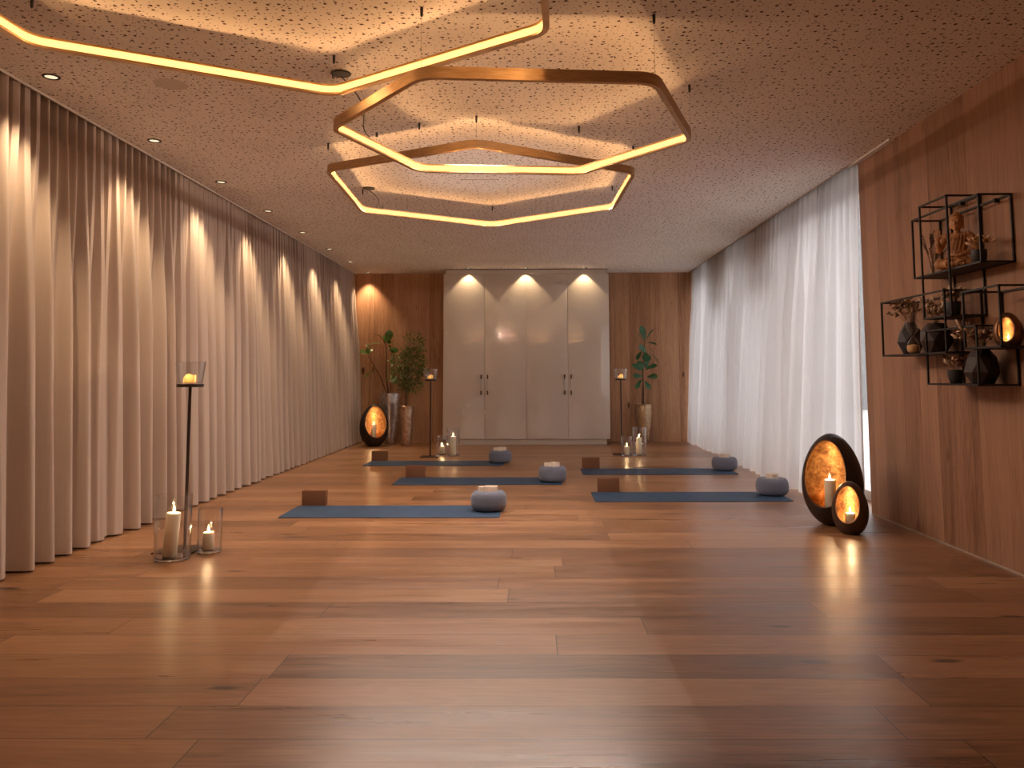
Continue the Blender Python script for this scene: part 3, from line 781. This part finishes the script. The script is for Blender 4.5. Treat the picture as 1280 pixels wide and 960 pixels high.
items = [(325, 350, 262, 140, 90, -.05, (.25, -1, .1)), (310, 365, 190, 208, 36, .08, (.7, -.4, .4)), (300, 405, 168, 325, 30, -.10, (.3, -.35, 1)), (335, 345, 458, 178, 36, .06, (-.75, -.5, .3)),
         (335, 365, 468, 398, 52, -.10, (.1, -.6, 1)), (345, 430, 468, 528, 26, .10, (.7, -.3, .6)), (360, 480, 486, 632, 36, -.06, (.8, -.5, .4)), (345, 500, 222, 420, 100, -.13, (.1, -1, .5)),
         (280, 480, 202, 598, 62, -.08, (-.5, -1, .3)), (322, 490, 334, 622, 122, -.12, (.1, -1, .3)), (300, 735, 212, 612, 100, -.05, (-.3, -1, .5)), (275, 745, 132, 660, 84, -.08, (.4, -.9, .6)),
         (318, 725, 478, 662, 66, -.06, (.2, -1, .7)), (292, 812, 148, 812, 84, -.10, (0, -1, .6)), (345, 815, 472, 822, 84, -.12, (0, -1, .4)), (262, 868, 190, 975, 62, -.08, (-.3, -1, .2)), (312, 872, 362, 985, 78, -.10, (.3, -1, .3)), (300, 850, 250, 900, 60, .12, (.3, -.5, .8)),
         (320, 560, 380, 640, 60, .1, F), (310, 600, 350, 700, 70, .05, F)]
for (x0, y0, x1, y1, w_, dep, nn) in items:
    off = .505
    b.leaf(((x0 - cxp) * U, 0, (cz_ - y0) * U + off), ((x1 - cxp) * U, dep, (cz_ - y1) * U + off), w_ * U, nn, bend=.07, fold=.16, wide=.62, nseg=8)
b.build('foliage', M['fig'], t, 180, normals=False)

# left fiddle-leaf fig in a tall silver planter
t = thing('potted_fiddle_leaf_fig', 'sparse branching fiddle leaf fig in tall silver planter in the far left corner', 'potted plant', (-2.505, 14.13, 0))
b = MB()
def lob(i, j):
    a = TAU * i / 64; P = [(.0001, 0), (.09, 0), (.10, .02), (.118, .2), (.15, .48), (.172, .72), (.18, .83), (.178, .865), (.168, .868), (.160, .85), (.155, .78), (.0001, .78)]
    r_, z = P[j]; k = 1 + .055 * math.cos(4 * a + .6) * min(1, z * 3) if r_ > .001 else 1
    return Vector((r_ * k * math.cos(a), r_ * k * math.sin(a), z))
b.grid(lob, 64, 12, closed=True); b.build('planter', M['silver_pot'], t, 50)
MB().lathe([(0, .80), (.15, .80), (.15, .79)], 32, cap=False).build('soil', M['soil'], t)
S = .0139 / 12.8; ox, oz = 600., 900.    # sketch units
def lp(x, y, d=0.): return ((x - ox) * S, d, (oz - y) * S + 1.153)
b = MB()
b.tube([(-.02, 0, .78), lp(540, 940), lp(530, 780), lp(535, 560), lp(528, 420), lp(490, 320), lp(430, 250), lp(350, 212)], [.013, .012, .010, .009, .008, .007, .006, .004], 9)
b.tube([(-.03, .0, .80), lp(440, 890, -.03), lp(330, 700, -.05), lp(245, 560, -.05)], [.010, .008, .007, .006], 8)
b.tube([(.0, .0, .80), lp(610, 780, .05), lp(612, 600, .05), lp(606, 520, .03)], [.008, .006, .005, .004], 8)
b.build('stem', M['bark'], t, 60)
b = MB()
for (x0, y0, x1, y1, w_, d0, d1, nn) in [
    (545, 375, 600, 150, 135, 0, -.06, (.1, -1, .0)), (515, 370, 470, 235, 50, 0, .05, (.6, -.7, .2)), (570, 370, 605, 320, 70, 0, -.05, F), (510, 395, 275, 390, 52, 0, -.10, (0, -.32, 1)),
    (250, 560, 90, 545, 40, -.05, -.14, (.1, -.3, 1)), (240, 540, 110, 480, 60, -.05, .02, (.1, -1, .6)), (255, 545, 240, 440, 60, -.05, -.1, F), (250, 545, 310, 450, 50, -.05, .04, (0, -1, .5)), (300, 430, 215, 400, 40, -.08, -.12, (0, -1, 1)),
    (380, 810, 200, 925, 62, -.04, -.12, (-.5, -.6, 1)), (565, 470, 735, 500, 105, 0, -.08, (0, -1, .5)), (600, 320, 725, 265, 34, .02, -.05, (0, -.4, 1)), (560, 385, 600, 440, 30, 0, .05, F),
    (600, 870, 720, 1010, 100, .02, -.1, (.1, -1, .4)), (560, 380, 700, 400, 40, .03, .1, (0, -.4, 1)), (600, 520, 690, 470, 60, .03, -.06, (0, -1, .6))]:
    b.leaf(lp(x0, y0, d0), lp(x1, y1, d1), w_ * S, nn, bend=.10, fold=.16, wide=.62, nseg=8)
b.build('foliage', M['fig2'], t, 180, normals=False)

# bushy ficus in a bronze planter
t = thing('potted_ficus', 'bushy small-leaved ficus in bronze planter left of the wardrobe', 'potted plant', (-2.165, 13.76, 0))
planter(t, [(0, 0), (.083, 0), (.088, .005), (.098, .12), (.112, .30), (.124, .48), (.130, .60), (.130, .64), (.134, .652), (.128, .66), (.118, .65), (.115, .60), (0, .6)], M['bronze_pot'])
MB().lathe([(0, .625), (.116, .62), (.116, .6)], 32, cap=False).build('soil', M['soil'], t)
rnd = random.Random(11)
lobes = [((.13, 0, 1.66), (.17, .17, .24)), ((.16, .02, 1.40), (.17, .17, .2)), ((-.12, -.02, 1.40), (.17, .17, .13)), ((-.13, .0, 1.17), (.17, .18, .14)), ((.12, .0, 1.12), (.19, .18, .2)), ((-.02, .0, 1.0), (.16, .15, .12)), ((.0, 0, 1.52), (.1, .1, .12)), ((.28, 0, 1.28), (.08, .08, .08))]
b = MB()
for i in range(4):
    a = TAU * i / 4; pts = []
    for k in range(9): u = k / 8; pts.append((.018 * math.cos(a + u * 5), .018 * math.sin(a + u * 5), .6 + .32 * u))
    b.tube(pts, .008, 7)
for c_, r_ in lobes:
    for q in range(4):
        e = Vector(c_) + Vector((rnd.uniform(-.6, .6) * r_[0], rnd.uniform(-.6, .6) * r_[1], rnd.uniform(-.5, .6) * r_[2]))
        st = Vector((0, 0, .9)); md = st.lerp(e, .5) + Vector((rnd.uniform(-.02, .02), rnd.uniform(-.03, .03), -.02))
        b.tube([st, md, e], [.006, .004, .002], 5)
b.build('stem', M['lightbark'], t, 60)
b = MB()
for c_, r_ in lobes:
    vol = r_[0] * r_[1] * r_[2]; cnt = int(250 * (vol / .0066) ** .6)
    for q in range(cnt):
        v_ = Vector((rnd.gauss(0, 1), rnd.gauss(0, 1), rnd.gauss(0, 1))).normalized() * rnd.uniform(.35, 1.08)
        p = Vector(c_) + Vector((v_.x * r_[0], v_.y * r_[1], v_.z * r_[2]))
        d_ = (v_ + Vector((rnd.uniform(-.7, .7), rnd.uniform(-.7, .7), rnd.uniform(-.5, .9)))).normalized()
        L = rnd.uniform(.045, .075)
        b.leaf(p, p + d_ * L, L * .46, Vector((rnd.uniform(-1, 1), rnd.uniform(-1, .3), rnd.uniform(.2, 1))), bend=.1, fold=.2, wide=.5, nseg=3)
b.build('foliage', M['ficus'], t, 180, normals=False)

# ------------------------------------------------------------------ wire wall shelf and what stands on it
sh = thing('wire_wall_shelf', 'black steel wire shelf of interlocking open boxes on right wooden wall', 'wall shelf', (XW, 5.0, 1.1))
def wirebox(dep, y0, y1, z0, z1, lab, shelf=True, r=.0055):
    x0, x1 = -dep, -.004; y0 -= 5; y1 -= 5; z0 -= 1.1; z1 -= 1.1
    b = MB()
    def bar(p, q):
        b.box(min(p[0], q[0]) - r, max(p[0], q[0]) + r, min(p[1], q[1]) - r, max(p[1], q[1]) + r, min(p[2], q[2]) - r, max(p[2], q[2]) + r)
    for x in (x0, x1 - r):
        for y in (y0, y1): bar((x, y, z0), (x, y, z1))
        for z in (z0, z1): bar((x, y0, z), (x, y1, z))
    for y in (y0, y1):
        for z in (z0, z1): bar((x0, y, z), (x1 - r, y, z))
    f = b.build('wire_box', M['black'], sh, smooth=0)
    MB().box(x0 + r, x1 - 2 * r, y0 + r, y1 - r, z0 - .002, z0 + .004).build('shelf_plate', M['brown_ceramic'], f, smooth=0)
    return f
wirebox(.2, 4.72, 5.555, 1.82, 2.22, 'B')
wirebox(.22, 5.045, 5.40, 1.53, 2.285, 'A')
wirebox(.24, 5.09, 6.01, 1.30, 1.69, 'C')
wirebox(.24, 4.49, 4.87, 1.315, 1.655, 'D')
wirebox(.24, 4.74, 5.345, 1.10, 1.445, 'E')
for y, z in ((4.86, 2.22), (5.25, 2.285)): MB().box(-.03, 0, y - 5 - .012, y - 5 + .012, z - 1.1 - .02, z - 1.1 + .004).build('wall_bracket', M['black'], sh, smooth=0)

def faceted(name, label, loc, prof, n, cat, mat, grp=None, rz=0.):
    tw = [(.5 * TAU / n) * (k % 2) for k in range(len(prof))]
    b = MB(); P = prof + [(prof[-1][0] - .006, prof[-1][1]), (prof[-1][0] - .008, prof[-1][1] - .03), (0.0005, prof[-1][1] - .035)]
    tw += [tw[-1]] * 3
    rings = []
    for (r_, z), a0 in zip(P, tw):
        rings.append([b.b.verts.new((r_ * math.cos(TAU * i / n + a0 + rz), r_ * math.sin(TAU * i / n + a0 + rz), z)) for i in range(n)])
    b.b.faces.new(rings[0][::-1])
    for k, (A, B) in enumerate(zip(rings, rings[1:])):
        d = round((tw[k + 1] - tw[k]) / (.5 * TAU / n))
        for i in range(n):
            if d == 1: b.b.faces.new((A[i], A[(i + 1) % n], B[i])); b.b.faces.new((A[(i + 1) % n], B[(i + 1) % n], B[i]))
            elif d == -1: b.b.faces.new((A[i], B[(i + 1) % n], B[i])); b.b.faces.new((A[i], A[(i + 1) % n], B[(i + 1) % n]))
            else: b.b.faces.new((A[i], A[(i + 1) % n], B[(i + 1) % n], B[i]))
    b.b.faces.new(rings[-1])
    o = b.build(name, mat, smooth=0, loc=loc); tag(o, label, cat, grp); return o
def pot(name, label, loc, r0, r1, h, mat='dark_ceramic'):
    b = MB().lathe([(0, 0), (r0 - .004, 0), (r0, .004), (r1 * .98, h * .55), (r1, h), (r1 - .004, h), (r1 - .006, h * .9), (0, h * .88)], 36, cap=False)
    return tag(b.build(name, M[mat], smooth=50, loc=loc), label, 'plant pot')
def bouquet(label, loc, seed, spread, h, n, bias=(0, 0), kinds=('cream', 'brown'), cat='dried flowers', r0=.012, wallgap=None):
    rnd = random.Random(seed); t = thing('dried_flower_bouquet', label, cat, loc)
    sb = MB(); heads = {k: MB() for k in kinds}; cnt = {k: 0 for k in kinds}
    for i in range(n):
        a = rnd.random() * TAU; s_ = spread * math.sqrt(rnd.random())
        hh = h * rnd.uniform(.45, 1.)
        e = Vector((s_ * math.cos(a) * .8 + bias[0], s_ * math.sin(a) * 1.15 + bias[1], hh))
        if wallgap is not None: e.x = min(e.x, wallgap)
        st = Vector((rnd.uniform(-1, 1) * r0, rnd.uniform(-1, 1) * r0, -.03)); md = st.lerp(e, .5) + Vector((0, 0, .02))
        sb.tube([st, md, e], .0013, 5)
        k = kinds[i % len(kinds)]; hb = heads[k]; cnt[k] += 1
        d = (e - md).normalized(); q = d.to_track_quat('Z', 'Y')
        if k == 'cream':   # soft oval tails
            hb.ell(e + d * .012, (.009, .009, .024), q, 1)
            for m_ in range(2): hb.leaf(md.lerp(e, .8), md.lerp(e, .8) + Vector((rnd.uniform(-.03, .03), rnd.uniform(-.04, .04), rnd.uniform(-.01, .04))), .013, (0, -1, .3), nseg=3)
        elif k == 'lavender':
            for m_ in range(7):
                for w_ in range(3):
                    an = w_ * 2.1 + m_; hb.ell(e + d * (m_ * .011 - .04) + (q @ Vector((math.cos(an) * .004, math.sin(an) * .004, 0))), (.0027, .0027, .0045), q, 1)
        elif k == 'orange':
            for m_ in range(14):
                v_ = Vector((rnd.gauss(0, 1), rnd.gauss(0, 1), rnd.gauss(0, 1))).normalized() * .013; hb.ell(e + v_, (.008, .008, .007), None, 1)
        else:
            for m_ in range(7):
                p = md.lerp(e, rnd.uniform(.35, 1.1)); v_ = Vector((rnd.uniform(-1, 1), rnd.uniform(-1, 1), rnd.uniform(-.3, 1))).normalized() * rnd.uniform(.02, .038)
                if wallgap is not None and p.x + v_.x > wallgap + .02: v_.x = -abs(v_.x)
                hb.leaf(p, p + v_, .014, (rnd.uniform(-1, 1), -1, .3), nseg=3)
    sb.build('stems', M['dry_stem'], t, 60)
    nm = {'cream': ('pale_seed_heads', 'dry_cream'), 'brown': ('brown_leaves', 'dry_brown'), 'olive': ('olive_leaves', 'dry_olive'), 'lavender': ('lavender_heads', 'lavender'), 'orange': ('round_blossoms', 'dry_orange')}
    for k in dict.fromkeys(kinds):
        if cnt[k]: heads[k].build(nm[k][0], M[nm[k][1]], t, 60)
    return t
zB, zA, zC, zD, zE = 1.8245, 1.5345, 1.3045, 1.3195, 1.1045
# glass bottle with lavender
b = MB().lathe([(0, 0), (.027, 0), (.031, .004), (.031, .055), (.022, .072), (.014, .082), (.015, .095), (.013, .095), (.012, .082), (.02, .07), (.028, .053), (.028, .008), (0, .006)], 28, cap=False)
tag(b.build('glass_bottle', M['glass'], smooth=50, loc=(2.69, 5.44, zB)), 'small clear glass bottle with lavender at far end of the top shelf', 'bottle')
bouquet('bundle of dark dried lavender in the small glass bottle', (2.69, 5.44, zB + .045), 3, .10, .235, 24, kinds=('lavender',), r0=.008, wallgap=.09)
# pots and vases
pot('flower_pot', 'small black pot with white petals beside the carved statue', (2.70, 4.89, zB), .036, .046, .09)
bouquet('pale dried petals and an orange flower head in the top shelf pot', (2.70, 4.89, zB + .085), 21, .085, .085, 11, bias=(0, -.03), kinds=('cream', 'cream', 'orange'), r0=.02, wallgap=.07)
pot('flower_pot', 'small black pot on lower plate of the tall central wire box', (2.69, 5.20, zA), .038, .046, .092)
bouquet('brown dried flowers in the pot of the tall central wire box', (2.69, 5.20, zA + .085), 22, .07, .10, 16, kinds=('olive', 'cream', 'brown'), r0=.02, wallgap=.08)
faceted('faceted_vase', 'black faceted vase behind the hourglass', (2.715, 5.86, zC), [(.052, 0), (.092, .09), (.075, .165), (.03, .235)], 6, 'vase', M['dark_ceramic'], rz=.3)
bouquet('olive brown dried foliage in the vase behind the hourglass', (2.715, 5.86, zC + .22), 31, .13, .17, 30, bias=(-.03, -.03), kinds=('olive', 'brown', 'olive', 'cream'), r0=.016, wallgap=.06)
faceted('faceted_vase', 'wide dark brown faceted vase in the middle of the long box', (2.70, 5.46, zC), [(.065, 0), (.105, .08), (.095, .15), (.055, .2)], 7, 'vase', M['brown_ceramic'], rz=.1)
bouquet('cream and brown dried flowers in the wide brown vase', (2.70, 5.46, zC + .19), 32, .12, .17, 30, kinds=('cream', 'brown', 'cream'), r0=.03, wallgap=.07)
# hourglass
t = thing('hourglass', 'clear glass hourglass with amber sand before the black vase', 'hourglass', (2.615, 5.61, zC))
pr = [(0, 0), (.028, .002), (.040, .018), (.043, .045), (.036, .075), (.018, .105), (.004, .122), (.018, .139), (.036, .168), (.043, .2), (.040, .228), (.028, .243), (0, .245)]
MB().lathe(pr, 36, cap=False).build('glass_body', M['glass'], t, 60)
MB().lathe([(0, .004), (.026, .005), (.037, .019), (.0405, .045), (.038, .058), (.0, .066)], 36, cap=False).build('sand', M['sand'], t, 60)
pot('flower_pot', 'small black pot at far end of the lowest wire box', (2.68, 5.19, zE), .036, .048, .088)
bouquet('pale dried petals in the small pot of the lowest wire box', (2.68, 5.19, zE + .08), 41, .075, .085, 14, bias=(-.01, .0), kinds=('cream', 'brown'), r0=.02, wallgap=.08)
faceted('faceted_vase', 'large dark faceted vase on the lowest wire box', (2.70, 4.92, zE), [(.062, 0), (.10, .07), (.082, .16), (.045, .21)], 7, 'vase', M['brown_ceramic'], rz=.5)
bouquet('large brown and cream dried flowers in the lowest faceted vase', (2.70, 4.92, zE + .2), 42, .14, .17, 34, bias=(-.04, .02), kinds=('brown', 'cream', 'brown'), r0=.02, wallgap=.05)
egg('small bronze egg lantern with glowing gold inside, on the wall shelf', (2.705, 4.64, zD), .077, .215, 228, 8, 46, (-.0, .0, .02, .006, .016, 'tiny tea light inside the wall shelf egg lantern'), mat='egg_gold', th0x=37, power=.05)

# carved seated statue
def statue():
    t = thing('carved_statue', 'carved wooden seated meditating figure with raised hand on top shelf', 'statue', (2.70, 5.13, zB), R(-130) + PI / 2)
    b = MB()   # faces -Y in its own space, base at z = 0, about 0.37 m high
    def cap(p, q, r1, r2, n=10, k=7):
        p, q = Vector(p), Vector(q)
        for i in range(k):
            u = i / (k - 1); c_ = p.lerp(q, u); r_ = r1 + (r2 - r1) * u; b.ell(c_, (r_, r_, r_), None, 2)
    b.ell((0, .01, .035), (.088, .06, .035)); b.ell((0, .0, .012), (.095, .078, .014), None, 3)
    for s in (-1, 1):
        cap((s * .035, .0, .04), (s * .088, -.045, .032), .034, .026, k=14)    # thigh
        cap((s * .088, -.045, .03), (s * -.01, -.075, .028), .024, .017, k=14)  # shin folded in
        b.ell((s * -.03, -.078, .042), (.026, .014, .010))                      # foot
    b.ell((0, .012, .085), (.047, .036, .05)); b.ell((0, .012, .135), (.052, .036, .05)); b.ell((0, .014, .178), (.062, .034, .034))
    cap((-.055, .014, .19), (.055, .014, .19), .024, .024)
    cap((0, .008, .2), (0, .002, .232), .019, .018)
    # head
    b.ell((0, -.002, .262), (.032, .036, .042), None, 3); b.ell((0, .006, .285), (.034, .037, .034), None, 3)
    b.ell((0, .008, .318), (.016, .016, .012))
    cap((0, -.037, .268), (0, -.041, .257), .0035, .0055, k=4)                  # nose
    b.ell((0, -.033, .243), (.010, .005, .003)); b.ell((0, -.032, .237), (.008, .005, .003)); b.ell((0, -.028, .226), (.012, .010, .008))
    for s in (-1, 1):
        b.ell((s * .013, -.033, .268), (.009, .004, .0035)); b.ell((s * .014, -.035, .277), (.011, .003, .002))
        cap((s * .033, .004, .275), (s * .034, .002, .235), .006, .0065, k=6)   # long ears
    # right arm raised, palm out (figure's right = -X here when facing -Y)
    cap((-.068, .014, .182), (-.092, -.01, .115), .022, .018, k=14); cap((-.092, -.01, .115), (-.085, -.06, .155), .017, .012, k=12)
    b.ell((-.085, -.066, .178), (.017, .009, .019))
    for k, (dx_, L) in enumerate(((-.0135, .030), (-.0045, .036), (.0045, .034), (.0135, .027))):
        cap((-.085 + dx_, -.068, .19), (-.085 + dx_ * 1.15, -.071, .19 + L), .0045, .0034, k=6)
    cap((-.069, -.066, .175), (-.058, -.068, .196), .005, .0038, k=5)           # thumb
    # left arm to lap
    cap((.068, .014, .182), (.088, -.004, .105), .022, .018, k=14); cap((.088, -.004, .105), (.03, -.062, .075), .017, .012)
    b.ell((.012, -.066, .070), (.022, .014, .008))
    for k in range(4): cap((-.004, -.058 - k * .006, .072), (-.030, -.056 - k * .007, .070), .0042, .0034, k=5)
    cap((.01, -.056, .077), (-.004, -.054, .086), .0045, .0036, k=4)
    # robe folds across the chest and lap
    for k in range(5):
        x = .045 - k * .016; cap((x, -.012 - .006 * k, .200 - .004 * k), (x - .012 - .004 * k, -.034, .095), .0036, .0036, k=34)
    for k in range(4):
        cap((-.05 + k * .034, -.05, .068), (-.045 + k * .03, -.085, .02), .005, .005, k=20)
    o = b.build('figure', M['carved'], t, 180)
    md = o.modifiers.new('join', 'REMESH'); md.mode = 'VOXEL'; md.voxel_size = .0028; md.use_smooth_shade = True
    # tight curls of the hair cap
    b = MB(); rnd = random.Random(2)
    for i in range(11):
        for j in range(26):
            th = PI * .52 * (i + .5) / 11; ph = TAU * (j + .5 * (i % 2)) / 26
            n_ = Vector((math.sin(th) * math.cos(ph), math.sin(th) * math.sin(ph), math.cos(th)))
            if n_.y < -.55 and n_.z < .5: continue
            b.ell((n_.x * .0345, .006 + n_.y * .0375, .285 + n_.z * .0345), (.0042, .0042, .0042), None, 1)
    b.build('hair_curls', M['carved'], t, 180)
    t.scale = (1.14, 1.14, 1.14)
statue()

# ------------------------------------------------------------------ light from outside, camera
w_ = bpy.data.worlds.new('World'); scene.world = w_; w_.use_nodes = True
nt = w_.node_tree; bg = nt.nodes['Background']
bg.inputs[0].default_value = (.98, .95, .98, 1); bg.inputs[1].default_value = 1.12
for a, b_ in ((YW, 8.93), (9.0, 11.2), (11.27, YB)):
    l = bpy.data.lights.new('window_portal', 'AREA'); l.shape = 'RECTANGLE'; l.size = 2.7; l.size_y = b_ - a
    l.cycles.is_portal = True
    o = bpy.data.objects.new('window_portal', l); C.objects.link(o); o.location = (XG + .1, (a + b_) / 2, 1.4); o.rotation_euler = (0, R(90), 0)

f_, pitch, yaw, roll, pcx, pcy, ch = 1011.88, .08944, .00918, -.003065, 658.05, 378.82, 1.1627
cam = bpy.data.cameras.new('camera'); co = bpy.data.objects.new('camera', cam); C.objects.link(co); scene.camera = co
ex = Vector((math.cos(yaw), math.sin(yaw), 0)); ey = Vector((-math.sin(yaw), math.cos(yaw), 0)); ez = Vector((0, 0, 1))
d_ = ey * math.cos(pitch) + ez * math.sin(pitch); u_ = -ey * math.sin(pitch) + ez * math.cos(pitch)
Rv = ex * math.cos(roll) + u_ * math.sin(roll); Uv = -ex * math.sin(roll) + u_ * math.cos(roll)
mm = Matrix((Rv, Uv, -d_)).transposed().to_4x4(); mm.translation = Vector((0, 0, ch)); co.matrix_world = mm
cam.sensor_fit = 'HORIZONTAL'; cam.sensor_width = 36; cam.lens = f_ / 1280 * 36
cam.shift_x = -(pcx - 640) / 1280; cam.shift_y = -(480 - pcy) / 1280
cam.clip_start = .05; cam.clip_end = 100

vs = scene.view_settings; scene.display_settings.display_device = 'sRGB'
vs.view_transform = 'Standard'; vs.look = 'None'; vs.exposure = 2.5; vs.gamma = 1.; vs.use_curve_mapping = False
cy = scene.cycles
cy.use_denoising = True; cy.max_bounces = 10; cy.diffuse_bounces = 5; cy.glossy_bounces = 5; cy.transparent_max_bounces = 24; cy.transmission_bounces = 6
cy.sample_clamp_indirect = 6.; cy.caustics_reflective = False; cy.caustics_refractive = False; cy.use_light_tree = True
